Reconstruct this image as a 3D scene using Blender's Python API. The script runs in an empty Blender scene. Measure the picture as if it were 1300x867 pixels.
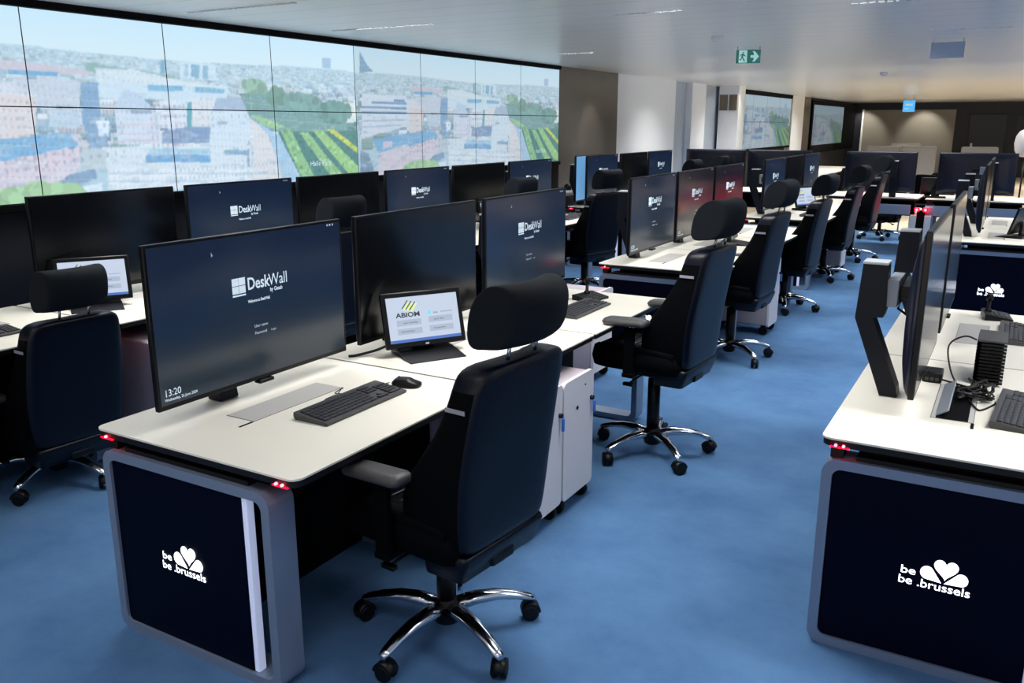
import bpy, bmesh, math, random
import numpy as np
from mathutils import Vector, Matrix
random.seed(7)
S = bpy.context.scene
COL = S.collection
PI = math.pi
R = math.radians
# ------------------------------------------------------------------ camera
CAM_H = 1.735
cd = bpy.data.cameras.new('camera'); cam = bpy.data.objects.new('camera', cd); COL.objects.link(cam)
cam.location = (0, 0, CAM_H)
PITCH = math.atan(276 / 1091.0)
cam.rotation_euler = (PI / 2 - PITCH, 0, R(30))
cd.sensor_fit = 'HORIZONTAL'; cd.sensor_width = 36; cd.lens = 36 * 1091 / 1300
cd.clip_start = .05; cd.clip_end = 200
S.camera = cam
# ------------------------------------------------------------------ world, view
w = bpy.data.worlds.new('world'); S.world = w; w.use_nodes = True
bg = w.node_tree.nodes['Background']; bg.inputs[1].default_value = 1.0
_nt = w.node_tree; _tc = _nt.nodes.new('ShaderNodeTexCoord'); _sp = _nt.nodes.new('ShaderNodeSeparateXYZ'); _cr = _nt.nodes.new('ShaderNodeValToRGB')
_mp = _nt.nodes.new('ShaderNodeMapRange'); _mp.inputs[1].default_value = -.3; _mp.inputs[2].default_value = .3
_nt.links.new(_tc.outputs['Generated'], _sp.inputs[0]); _nt.links.new(_sp.outputs['Z'], _mp.inputs[0]); _nt.links.new(_mp.outputs[0], _cr.inputs[0]); _nt.links.new(_cr.outputs[0], bg.inputs[0])
# added uplight: bright warm lower half brightens the ceiling through open sides, dim upper half
_cr.color_ramp.elements[0].position = .35; _cr.color_ramp.elements[0].color = (2.8, 2.5, 2.2, 1)
_cr.color_ramp.elements[1].position = .55; _cr.color_ramp.elements[1].color = (.22, .25, .3, 1)
S.view_settings.view_transform = 'Standard'; S.view_settings.look = 'None'
S.view_settings.gamma = 1; S.view_settings.use_curve_mapping = False
S.view_settings.exposure = 0.0
# ------------------------------------------------------------------ ceiling lamps, unseen
CEIL = 2.465
# area lamps added flat under the ceiling; narrow spread keeps them unseen at shallow angles
def area(name, loc, sx, sy, power, col=(1, .97, .92)):
    l = bpy.data.lights.new(name, 'AREA'); l.shape = 'RECTANGLE'; l.size = sx; l.size_y = sy
    l.energy = power; l.color = col; l.spread = R(125)
    o = bpy.data.objects.new(name, l); o.location = loc; COL.objects.link(o); return o
for iy, y in enumerate((-2.0, .6, 3.2, 5.8, 8.4, 11.0, 13.6, 16.6, 20.0, 24.0, 28.5)):
    for x in (-3.9, -1.5, 1.0, 3.8):
        area('unseen_ceiling_lamp', (x, y, CEIL - .004), 1.5, .5, 31.5 * (.35 if y < 2 else 1) * (1.15 if y > 13 else 1), (1, .975, .94))
def spot(name, loc, tgt, power, ang, col=(1, .93, .8)):
    l = bpy.data.lights.new(name, 'SPOT'); l.energy = power; l.spot_size = R(ang); l.spot_blend = .6
    l.shadow_soft_size = .04; l.color = col
    o = bpy.data.objects.new(name, l); o.location = loc; COL.objects.link(o)
    o.rotation_euler = (Vector(tgt) - Vector(loc)).to_track_quat('-Z', 'Y').to_euler(); return o
spot('wall_washer', (-4.75, 11.35, 2.40), (-5.31, 11.4, 1.5), 20, 55)
spot('wall_washer', (-4.5, 17.4, 2.40), (-5.31, 17.3, 1.5), 12, 90)
spot('wall_washer', (-5.0, 33.1, 2.35), (-5.0, 34, 1.3), 60, 80)
spot('wall_washer', (-3.0, 33.1, 2.35), (-3.0, 34, 1.3), 60, 80)

# ------------------------------------------------------------------ materials
def lin(c):
    return tuple(((x / 255) / 12.92 if x / 255 <= .04045 else ((x / 255 + .055) / 1.055) ** 2.4) for x in c) + (1,)
MATS = {}
def mat(name, rgb, rough=.5, metal=0, spec=.5, emit=None, es=0, noise=0, nscale=20, bump=0, bscale=200, coat=0):
    if name in MATS: return MATS[name]
    m = bpy.data.materials.new(name); m.use_nodes = True; MATS[name] = m
    nt = m.node_tree; b = nt.nodes['Principled BSDF']; c = lin(rgb)
    b.inputs['Base Color'].default_value = c
    b.inputs['Roughness'].default_value = rough; b.inputs['Metallic'].default_value = metal
    b.inputs['Specular IOR Level'].default_value = spec
    if coat: b.inputs['Coat Weight'].default_value = coat; b.inputs['Coat Roughness'].default_value = .05
    if emit: b.inputs['Emission Color'].default_value = lin(emit); b.inputs['Emission Strength'].default_value = es
    tc = nt.nodes.new('ShaderNodeTexCoord')
    if noise:
        n = nt.nodes.new('ShaderNodeTexNoise'); n.inputs['Scale'].default_value = nscale; n.inputs['Detail'].default_value = 6
        nt.links.new(tc.outputs['Object'], n.inputs['Vector'])
        r = nt.nodes.new('ShaderNodeValToRGB')
        r.color_ramp.elements[0].position = .3; r.color_ramp.elements[1].position = .7
        r.color_ramp.elements[0].color = tuple(x * (1 - noise) for x in c[:3]) + (1,)
        r.color_ramp.elements[1].color = tuple(min(1, x * (1 + noise)) for x in c[:3]) + (1,)
        nt.links.new(n.outputs['Fac'], r.inputs[0]); nt.links.new(r.outputs[0], b.inputs['Base Color'])
    if bump:
        n2 = nt.nodes.new('ShaderNodeTexNoise'); n2.inputs['Scale'].default_value = bscale; n2.inputs['Detail'].default_value = 3
        nt.links.new(tc.outputs['Object'], n2.inputs['Vector'])
        bp = nt.nodes.new('ShaderNodeBump'); bp.inputs['Strength'].default_value = bump; bp.inputs['Distance'].default_value = .01
        nt.links.new(n2.outputs['Fac'], bp.inputs['Height']); nt.links.new(bp.outputs[0], b.inputs['Normal'])
    return m
def M(n): return MATS[n]
mat('laminate', (231, 227, 214), .42, noise=.02, nscale=3)
mat('edge_black', (14, 15, 20), .5, spec=.3)
mat('void_black', (3, 3, 6), .7, spec=.1)
mat('frame_silver', (132, 147, 170), .38, .35)
mat('panel_navy', (0, 3, 26), .5, spec=.08)
mat('panel_gloss', (9, 16, 44), .25, spec=.4)
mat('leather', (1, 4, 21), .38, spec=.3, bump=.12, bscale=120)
mat('leather_shaded_black', (1, 2, 5), .75, spec=.08, bump=.1, bscale=160)  # shaded copy of leather, its shade put into the colour; black meeting chairs too
mat('fabric', (16, 22, 28), .9, spec=.2, noise=.1, nscale=60, bump=.2, bscale=500)
mat('chrome', (215, 220, 226), .13, 1)
mat('chrome_soft', (170, 176, 186), .25, 1)
mat('plastic', (6, 7, 11), .4, spec=.28)
mat('plastic_grey', (62, 62, 64), .5)
mat('key_grey', (44, 46, 52), .45)
mat('arm_metal', (7, 12, 24), .45, spec=.25)
mat('cap_grey', (190, 196, 202), .4)
mat('bracket_grey', (150, 158, 168), .45)
mat('bezel', (4, 5, 9), .32, spec=.3)
mat('mon_back', (9, 15, 40), .3, spec=.5)
mat('white_metal', (214, 212, 216), .4)
mat('white_soft', (196, 196, 202), .6)
mat('cab_top', (176, 168, 178), .5)
mat('tag_grey', (150, 150, 160), .5)
mat('tag_blue', (50, 110, 200), .4)
mat('flap', (186, 184, 180), .45)
mat('box_grey', (150, 148, 146), .7)
mat('wall_grey', (92, 88, 84), .22, spec=.5, noise=.05, nscale=2)
mat('wall_white', (228, 232, 238), .6)
mat('wall_bluegrey', (168, 180, 196), .6)
mat('wall_dark', (10, 18, 32), .5)
mat('wall_far', (140, 136, 128), .7, noise=.04, nscale=1)
mat('door_dark', (34, 42, 52), .5)
mat('beige', (205, 190, 165), .6, noise=.06, nscale=4)
mat('led_red', (255, 20, 40), .4, emit=(255, 0, 22), es=9)
mat('led_core', (255, 190, 200), .4, emit=(255, 70, 90), es=12)
mat('logo_light', (255, 255, 255), .4, emit=(245, 248, 255), es=2.2)
mat('strip_light', (200, 208, 230), .3, emit=(190, 200, 235), es=.45)
mat('glyph', (200, 215, 225), .4, emit=(195, 215, 230), es=.5)
mat('glyph_dim', (150, 165, 180), .4, emit=(150, 168, 190), es=.4)
mat('scr_text', (20, 22, 26), .4, emit=(60, 66, 80), es=.6)
mat('scr_white', (30, 32, 36), .3, emit=(206, 219, 240), es=.9)
mat('scr_button', (28, 30, 34), .3, emit=(186, 200, 222), es=.85)
mat('scr_blue', (15, 20, 40), .3, emit=(85, 125, 205), es=.85)
mat('scr_lime', (180, 200, 70), .3, emit=(185, 205, 80), es=.8)
mat('scr_teal', (60, 170, 200), .3, emit=(70, 175, 205), es=.8)
mat('scr_orange', (230, 150, 80), .3, emit=(230, 160, 90), es=.8)
mat('scr_skyblue', (90, 140, 190), .3, emit=(110, 165, 210), es=.7)
mat('exit_green', (10, 92, 84), .4, emit=(10, 95, 86), es=.5)
mat('exit_white', (150, 190, 190), .4, emit=(150, 192, 192), es=.6)
mat('sign_blue', (60, 140, 220), .4, emit=(70, 160, 235), es=1.0)
mat('sign_back', (128, 146, 172), .4)
mat('vent', (112, 102, 92), .6)
mat('slot_line', (196, 200, 204), .4)
mat('cable', (18, 17, 18), .5)
mat('off_screen', (5, 7, 11), .16, spec=.55)
def screen_mat(name, stops):
    # emission by height, wallpaper and painted-in reflections alike, bottom to top (object Z from 0)
    m = bpy.data.materials.new(name); m.use_nodes = True; MATS[name] = m; nt = m.node_tree; b = nt.nodes['Principled BSDF']
    b.inputs['Base Color'].default_value = lin((6, 8, 14)); b.inputs['Roughness'].default_value = .17
    tc = nt.nodes.new('ShaderNodeTexCoord'); sp = nt.nodes.new('ShaderNodeSeparateXYZ')
    nz = nt.nodes.new('ShaderNodeTexNoise'); nz.inputs['Scale'].default_value = 3.2; nz.inputs['Detail'].default_value = 1
    nt.links.new(tc.outputs['Object'], nz.inputs['Vector'])
    nt.links.new(tc.outputs['Object'], sp.inputs[0])
    ad = nt.nodes.new('ShaderNodeMath'); ad.operation = 'MULTIPLY_ADD'; ad.inputs[1].default_value = .2
    nt.links.new(nz.outputs['Fac'], ad.inputs[0]); nt.links.new(sp.outputs['Z'], ad.inputs[2])
    r = nt.nodes.new('ShaderNodeValToRGB'); el = r.color_ramp.elements
    while len(el) < len(stops): el.new(.5)
    for e, (p, c) in zip(el, stops): e.position = p; e.color = lin(c)
    nt.links.new(ad.outputs[0], r.inputs[0]); nt.links.new(r.outputs[0], b.inputs['Emission Color'])
    b.inputs['Emission Strength'].default_value = 1.0
    return m
screen_mat('scr_deskwall', [(.2, (36, 46, 56)), (.38, (26, 42, 64)), (.55, (18, 32, 56)), (.8, (26, 36, 54))])
screen_mat('scr_red_reflection', [(.20, (18, 16, 24)), (.28, (20, 14, 26)), (.36, (84, 13, 30)), (.42, (66, 16, 34)), (.52, (22, 17, 32))])  # red band: a reflection of red light painted into the emission
def carpet():
    m = mat('carpet', (58, 112, 168), .95, spec=.15, bump=.35, bscale=260); nt = m.node_tree; b = nt.nodes['Principled BSDF']
    tc = nt.nodes.new('ShaderNodeTexCoord')
    n = nt.nodes.new('ShaderNodeTexNoise'); n.inputs['Scale'].default_value = 2.2; n.inputs['Detail'].default_value = 7; n.inputs['Roughness'].default_value = .65
    nt.links.new(tc.outputs['Object'], n.inputs['Vector'])
    r = nt.nodes.new('ShaderNodeValToRGB'); e = r.color_ramp.elements
    e[0].position = .32; e[0].color = lin((68, 104, 146)); e[1].position = .7; e[1].color = lin((88, 127, 169))
    nt.links.new(n.outputs['Fac'], r.inputs[0]); nt.links.new(r.outputs[0], b.inputs['Base Color'])
carpet()
def ceiling_mat():
    m = mat('ceiling_metal', (186, 190, 194), .3, spec=.6); nt = m.node_tree; b = nt.nodes['Principled BSDF']
    tc = nt.nodes.new('ShaderNodeTexCoord'); sp = nt.nodes.new('ShaderNodeSeparateXYZ'); nt.links.new(tc.outputs['Object'], sp.inputs[0])
    mo = nt.nodes.new('ShaderNodeMath'); mo.operation = 'PINGPONG'; mo.inputs[1].default_value = .175; nt.links.new(sp.outputs['Y'], mo.inputs[0])
    lt = nt.nodes.new('ShaderNodeMath'); lt.operation = 'LESS_THAN'; lt.inputs[1].default_value = .004; nt.links.new(mo.outputs[0], lt.inputs[0])
    mx = nt.nodes.new('ShaderNodeMix'); mx.data_type = 'RGBA'; nt.links.new(lt.outputs[0], mx.inputs[0])
    mx.inputs[6].default_value = lin((226, 226, 226)); mx.inputs[7].default_value = lin((170, 172, 176))
    nt.links.new(mx.outputs[2], b.inputs['Base Color'])
ceiling_mat()
def image_mat():
    m = bpy.data.materials.new('video_image'); m.use_nodes = True; MATS['video_image'] = m; nt = m.node_tree; b = nt.nodes['Principled BSDF']
    b.inputs['Base Color'].default_value = lin((8, 9, 12)); b.inputs['Roughness'].default_value = .35
    a = nt.nodes.new('ShaderNodeVertexColor'); a.layer_name = 'img'
    nt.links.new(a.outputs['Color'], b.inputs['Emission Color']); b.inputs['Emission Strength'].default_value = 1.0
image_mat()

# ------------------------------------------------------------------ mesh helpers
class MB:
    def __init__(s): s.bm = bmesh.new(); s.mi = 0
    def box(s, x0, x1, y0, y1, z0, z1, bev=0, seg=2):
        vs = [s.bm.verts.new(p) for p in ((x0,y0,z0),(x1,y0,z0),(x1,y1,z0),(x0,y1,z0),(x0,y0,z1),(x1,y0,z1),(x1,y1,z1),(x0,y1,z1))]
        fs = [s.bm.faces.new([vs[i] for i in q]) for q in ((3,2,1,0),(4,5,6,7),(0,1,5,4),(1,2,6,5),(2,3,7,6),(3,0,4,7))]
        for f in fs: f.material_index = s.mi
        if bev:
            es = list({e for f in fs for e in f.edges})
            r = bmesh.ops.bevel(s.bm, geom=es, offset=bev, segments=seg, affect='EDGES', profile=.5, clamp_overlap=True)
            for f in r['faces']: f.material_index = s.mi; f.smooth = True
        return s
    def prism(s, pts, d0, d1, axis='Y', smooth=False):
        # polygon in the plane across `axis`, pushed from d0 to d1
        def P(a, b, d): return {'Y': (a, d, b), 'Z': (a, b, d), 'X': (d, a, b)}[axis]
        A = [s.bm.verts.new(P(a, b, d0)) for a, b in pts]; B = [s.bm.verts.new(P(a, b, d1)) for a, b in pts]
        n = len(pts); fs = [s.bm.faces.new(A), s.bm.faces.new(list(reversed(B)))]
        for i in range(n):
            f = s.bm.faces.new((A[i], B[i], B[(i+1) % n], A[(i+1) % n])); f.smooth = smooth; fs.append(f)
        for f in fs: f.material_index = s.mi
        return s
    def loft(s, rings, cap=True, smooth=True):
        L = [[s.bm.verts.new(p) for p in r] for r in rings]; n = len(L[0])
        for a, b in zip(L, L[1:]):
            for i in range(n):
                f = s.bm.faces.new((a[i], a[(i+1) % n], b[(i+1) % n], b[i])); f.smooth = smooth; f.material_index = s.mi
        if cap:
            f = s.bm.faces.new(list(reversed(L[0]))); f.material_index = s.mi
            f = s.bm.faces.new(L[-1]); f.material_index = s.mi
        return s
    def tube(s, path, rad, n=8):
        P = [Vector(p) for p in path]; m = len(P); rings = []
        rd = rad if isinstance(rad, (list, tuple)) else [rad] * m
        up = Vector((0, 0, 1))
        for i in range(m):
            t = (P[min(i+1, m-1)] - P[max(i-1, 0)]).normalized()
            u = up if abs(t.dot(up)) < .95 else Vector((1, 0, 0))
            a = t.cross(u).normalized(); b = a.cross(t).normalized()
            rings.append([P[i] + (a * math.cos(2*PI*k/n) + b * math.sin(2*PI*k/n)) * rd[i] for k in range(n)])
        return s.loft(rings)
    def lathe(s, prof, c=(0, 0, 0), axis='Z', n=20):
        rings = []
        for r, h in prof:
            ring = []
            for k in range(n):
                a = 2*PI*k/n; x, y = r*math.cos(a), r*math.sin(a)
                ring.append({'Z': (c[0]+x, c[1]+y, c[2]+h), 'Y': (c[0]+x, c[1]+h, c[2]+y), 'X': (c[0]+h, c[1]+x, c[2]+y)}[axis])
            rings.append(ring)
        return s.loft(rings)
    def build(s, name, mats, parent=None, loc=None):
        bmesh.ops.recalc_face_normals(s.bm, faces=s.bm.faces)
        me = bpy.data.meshes.new(name); s.bm.to_mesh(me); s.bm.free()
        for m in (mats if isinstance(mats, (list, tuple)) else [mats]): me.materials.append(M(m))
        o = bpy.data.objects.new(name, me); COL.objects.link(o)
        if parent: o.parent = parent
        if loc: o.location = loc
        return o
def thing(name, label, cat, loc=(0, 0, 0), rz=0, group=None):
    o = bpy.data.objects.new(name, None); COL.objects.link(o); o.empty_display_size = .1
    o.location = loc; o.rotation_euler = (0, 0, rz); o['label'] = label; o['category'] = cat
    if group: o['group'] = group
    return o
def tag(o, label, cat, group=None):
    o['label'] = label; o['category'] = cat
    if group: o['group'] = group
    return o
def struct(o): o['kind'] = 'structure'; return o
def kids(o): return [c for c in COL.objects if c.parent == o]
def dup(root, label, loc, rz=0, group=None):
    if not label: label = root['label']
    def cp(o, parent):
        c = o.copy(); COL.objects.link(c)
        if parent: c.parent = parent
        for k in tree.get(o.name, []): cp(k, c)
        return c
    tree = {}
    for o in list(COL.objects):
        if o.parent: tree.setdefault(o.parent.name, []).append(o)
    r = cp(root, None); r.location = loc; r.rotation_euler = (0, 0, rz); r['label'] = label
    if group: r['group'] = group
    return r
class Pool:
    # first use moves the prototype itself, later uses copy it
    def __init__(s, make): s.make = make; s.p = {}
    def put(s, key, label, loc, rz=0, group=None):
        if key not in s.p:
            o = s.make(key); s.p[key] = o; o.location = loc; o.rotation_euler = (0, 0, rz); o['label'] = label
            if group: o['group'] = group
            return o
        return dup(s.p[key], label, loc, rz, group)
FONT_CACHE = {}
def glyphs(txt, size, bold=0, align='LEFT', sx=1):
    # triangles of a line of lettering, as (verts, faces)
    k = (txt, size, bold, align, sx)
    if k in FONT_CACHE: return FONT_CACHE[k]
    cu = bpy.data.curves.new('t', 'FONT'); cu.body = txt; cu.size = size; cu.offset = bold; cu.align_x = align; cu.resolution_u = 3
    ob = bpy.data.objects.new('t', cu); me = bpy.data.meshes.new_from_object(ob)
    r = ([(v.co.x * sx, v.co.y) for v in me.vertices], [tuple(p.vertices) for p in me.polygons])
    bpy.data.objects.remove(ob); bpy.data.meshes.remove(me); bpy.data.curves.remove(cu)
    FONT_CACHE[k] = r; return r
def put_text(mb, txt, size, fn, bold=0, align='LEFT', sx=1):
    vs, fs = glyphs(txt, size, bold, align, sx); V = [mb.bm.verts.new(fn(a, b)) for a, b in vs]
    for f in fs:
        try: q = mb.bm.faces.new([V[i] for i in f]); q.material_index = mb.mi
        except ValueError: pass
def flat(mb, pts, fn):
    q = mb.bm.faces.new([mb.bm.verts.new(fn(a, b)) for a, b in pts]); q.material_index = mb.mi
def rrect(x0, x1, z0, z1, r, n=6):
    out = []
    for cx, cz, a0 in ((x1-r, z1-r, 0), (x0+r, z1-r, 90), (x0+r, z0+r, 180), (x1-r, z0+r, 270)):
        for k in range(n+1):
            a = R(a0 + 90*k/n); out.append((cx + r*math.cos(a), cz + r*math.sin(a)))
    return out
# ================================================================== structure
mb = MB(); mb.box(-5.7, 7, -4, 15.8, -.1, 0); struct(mb.build('floor', 'carpet'))
mb = MB(); mb.box(-5.7, 7, 15.8, 34.3, -.1, 0); struct(mb.build('floor', 'beige'))
mb = MB(); mb.box(-5.7, 7, -4, 34.3, CEIL, CEIL+.1); struct(mb.build('ceiling', 'ceiling_metal'))
mb = MB(); mb.box(-5.7, -5.42, -4, 10.44, 0, CEIL); mb.mi = 1; mb.box(-5.7, -5.31, 10.44, 12.36, 0, CEIL)
mb.mi = 2; mb.box(-5.7, -5.31, 12.36, 14.9, 0, CEIL); mb.mi = 3; mb.box(-5.7, -5.4, 14.9, 15.7, 0, CEIL)
mb.mi = 2; mb.box(-5.7, -5.28, 15.7, 16.5, 0, CEIL); mb.mi = 3; mb.box(-5.7, -5.4, 16.5, 18.0, 0, CEIL)
mb.mi = 2; mb.box(-5.7, -5.31, 18.0, 18.7, 0, CEIL); mb.mi = 0; mb.box(-5.7, -5.42, 18.7, 23.8, 0, CEIL)
mb.mi = 2; mb.box(-5.7, -5.28, 23.8, 25.2, 0, CEIL); mb.mi = 1; mb.box(-5.7, -5.31, 25.2, 26.2, 0, CEIL)
mb.mi = 0; mb.box(-5.7, -5.42, 26.2, 34.3, 0, CEIL)
struct(mb.build('wall_left', ['wall_dark', 'wall_grey', 'wall_white', 'wall_bluegrey']))
mb = MB(); mb.box(-5.42, 7, 34, 34.3, 0, CEIL); mb.mi = 1; mb.box(-5.0, -2.05, 33.95, 34, 0, 2.22)
mb.mi = 2; mb.box(-5.06, -5.0, 33.9, 34, 0, 2.25)
mb.mi = 3; mb.box(-.2, 1.4, 33.96, 34, 0, 2.0)
struct(mb.build('wall_back', ['wall_dark', 'wall_far', 'wall_white', 'door_dark']))
for x0 in (-1.6, .0):
    mb = MB(); mb.box(x0, x0+1.1, 33.9, 33.97, 0, 2.05, .01); d = struct(mb.build('door_1' if x0 < -1 else 'door_2', 'door_dark'))
    mb = MB(); mb.box(x0+.1, x0+.16, 33.86, 33.9, .95, 1.1, .01); mb.build('door_handle', 'cap_grey', d)
# free-standing column with two vent grilles
mb = MB(); mb.box(-5.33, -4.93, 17.5, 17.95, 0, CEIL); c = struct(mb.build('column', 'wall_white'))
for x0 in (-5.31, -5.12):
    mb = MB()
    mb.box(x0, x0+.16, 17.485, 17.5, 2.0, 2.3)
    for k in range(8): mb.box(x0+.01, x0+.15, 17.478, 17.49, 2.02+k*.035, 2.04+k*.035)
    mb.build('vent_grille', 'vent', c)
mb = MB(); mb.box(6.9, 7, -4, 34.3, 0, .9); 
for k in range(20): mb.box(6.88, 7, -4+k*2, -3.9+k*2, .9, CEIL)
struct(mb.build('wall_right', 'wall_white'))

# ================================================================== video walls
CITY=[((130,165,192),[(.02,.966),(.045,.865),(.067,.821),(.017,.801)]),
((218,221,231),[(.022,.647),(.189,.638),(.186,.392),(.015,.302)]),
((110,150,190),[(.057,.589),(.189,.587),(.188,.567),(.057,.571)]),
((110,150,190),[(.02,.551),(.188,.548),(.188,.528),(.02,.533)]),
((110,150,190),[(.139,.608),(.182,.606),(.182,.593),(.139,.595)]),
((130,165,195),[(.019,.509),(.187,.509),(.187,.496),(.019,.497)]),
((170,190,210),[(.018,.442),(.187,.457),(.186,.444),(.018,.43)]),
((170,190,210),[(.017,.393),(.167,.412),(.167,.399),(.017,.381)]),
((214,214,222),[(.189,.619),(.254,.625),(.251,.371),(.185,.353)]),
((118,173,215),[(.052,.288),(.288,.371),(.301,.316),(.076,.18)]),
((215,190,205),[(.092,.266),(.128,.277),(.127,.226),(.091,.21)]),
((224,200,210),[(.076,.173),(.301,.289),(.313,.114),(.099,-.055),(.064,.003)]),
((120,145,170),[(.008,.21),(.038,.177),(.064,-.022),(.004,-.011)]),
((205,190,200),[(.212,.735),(.35,.705),(.349,.672),(.21,.68)]),
((140,172,168),[(.344,.746),(.421,.727),(.517,.698),(.516,.666),(.404,.676),(.348,.697)]),
((110,165,205),[(.221,.686),(.301,.685),(.297,.655),(.223,.66)]),
((200,203,215),[(.232,.637),(.335,.64),(.33,.505),(.226,.499)]),
((225,208,205),[(.205,.557),(.259,.562),(.25,.351),(.196,.337)]),
((215,222,228),[(.363,.716),(.436,.721),(.538,.668),(.636,.637),(.635,.607),(.367,.623)]),
((190,205,218),[(.275,.49),(.327,.484),(.323,.39),(.274,.399)]),
((125,160,195),[(.335,.631),(.368,.637),(.362,.399),(.375,.284),(.336,.282),(.331,.442)]),
((225,235,245),[(.355,.433),(.378,.434),(.375,.345),(.356,.346)]),
((205,220,230),[(.367,.64),(.636,.637),(.63,.558),(.364,.554)]),
((120,178,210),[(.46,.635),(.532,.64),(.531,.607),(.459,.603)]),
((120,178,210),[(.558,.638),(.627,.631),(.624,.601),(.557,.605)]),
((190,205,225),[(.39,.491),(.413,.607),(.434,.596),(.471,.491),(.45,.462)]),
((210,216,230),[(.39,.491),(.476,.485),(.476,.29),(.39,.296)]),
((150,165,190),[(.42,.497),(.459,.503),(.463,.48),(.424,.474)]),
((222,200,208),[(.398,.416),(.472,.416),(.471,.402),(.397,.403)]),
((222,195,205),[(.396,.367),(.473,.365),(.473,.351),(.396,.354)]),
((215,190,205),[(.398,.326),(.472,.323),(.471,.309),(.397,.314)]),
((220,225,235),[(.481,.551),(.538,.555),(.533,.387),(.476,.388)]),
((185,195,210),[(.483,.514),(.533,.516),(.533,.507),(.483,.504)]),
((185,195,210),[(.482,.467),(.532,.469),(.532,.46),(.481,.458)]),
((95,165,175),[(.538,.54),(.548,.541),(.543,.397),(.533,.397)]),
((225,220,222),[(.549,.565),(.606,.57),(.592,.406),(.544,.406)]),
((125,150,188),[(.48,.369),(.531,.397),(.586,.397),(.581,.297),(.478,.295)]),
((205,222,232),[(.531,.793),(.611,.781),(.608,.683),(.527,.691)]),
((120,165,195),[(.491,.785),(.5,.787),(.498,.714),(.488,.712)]),
((135,175,200),[(.554,.775),(.573,.774),(.57,.692),(.551,.694)]),
((140,180,200),[(.58,.771),(.592,.772),(.59,.691),(.577,.693)]),
((165,195,212),[(.54,.777),(.547,.778),(.544,.698),(.537,.697)]),
((165,180,205),[(.606,.576),(.673,.581),(.683,.499),(.595,.496)]),
((212,222,232),[(.591,.496),(.687,.5),(.687,.354),(.668,.261),(.58,.268)]),
((150,165,190),[(.604,.431),(.626,.431),(.626,.412),(.603,.412)]),
((218,224,230),[(.368,.284),(.681,.271),(.68,.112),(.361,.161)]),
((165,205,225),[(.451,.268),(.582,.258),(.581,.217),(.446,.231)]),
((112,165,212),[(.443,.232),(.581,.217),(.579,.168),(.442,.186)]),
((125,165,195),[(.615,.245),(.672,.24),(.671,.208),(.614,.214)]),
((140,160,185),[(.672,.25),(.678,.25),(.675,.124),(.668,.125)]),
((230,231,235),[(.367,.16),(.684,.112),(.68,-.027),(.362,.043)]),
((195,205,218),[(.366,.137),(.684,.085),(.683,.074),(.365,.128)]),
((195,205,218),[(.364,.093),(.682,.032),(.682,.021),(.364,.083)]),
((190,200,205),[(.322,.271),(.367,.266),(.363,.155),(.317,.162)]),
((130,155,185),[(.28,.13),(.342,.163),(.346,.109),(.291,.068),(.278,.079)]),
((225,232,240),[(.297,.066),(.354,.081),(.351,.001),(.293,.015)]),
((118,173,215),[(.196,.332),(.305,.365),(.32,.296),(.191,.222)]),
((224,200,210),[(.191,.222),(.319,.284),(.318,.175),(.258,.066),(.182,-.006)]),
((225,215,215),[(.686,.448),(.719,.396),(.743,.234),(.759,.011),(.678,.027),(.688,.238)]),
((160,195,222),[(.684,.468),(.76,.33),(.813,.001),(.767,.009),(.732,.332)]),
((115,155,150),[(.661,.61),(.746,.63),(.857,.575),(.968,.512),(1.013,.454),(1.01,.284),(.864,.355),(.755,.357),(.686,.448)]),
((155,198,145),[(.687,.479),(.731,.448),(.777,.395),(.751,.374),(.709,.417)]),
((75,125,118),[(.755,.363),(1.011,.357),(1.004,.001),(.818,.0)]),
((140,190,128),[(.764,.374),(.792,.379),(.821,.21),(.861,-.003),(.82,.005),(.784,.224)]),
((145,192,125),[(.817,.351),(.843,.355),(.897,.174),(.958,-.003),(.911,.005),(.865,.177)]),
((152,198,120),[(.855,.372),(.887,.371),(1.005,.069),(1.004,.001),(.969,.02)]),
((198,208,85),[(.899,.377),(.924,.376),(1.008,.216),(1.007,.174)]),
((160,190,212),[(.898,.893),(.925,.893),(.923,.814),(.896,.814)]),
((225,226,216),[(.962,.57),(1.015,.575),(1.012,.424),(.967,.424)]),
((85,130,125),[(.966,.405),(1.012,.442),(1.011,.332),(.965,.346)])]
NW, NH = 640, 184
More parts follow.
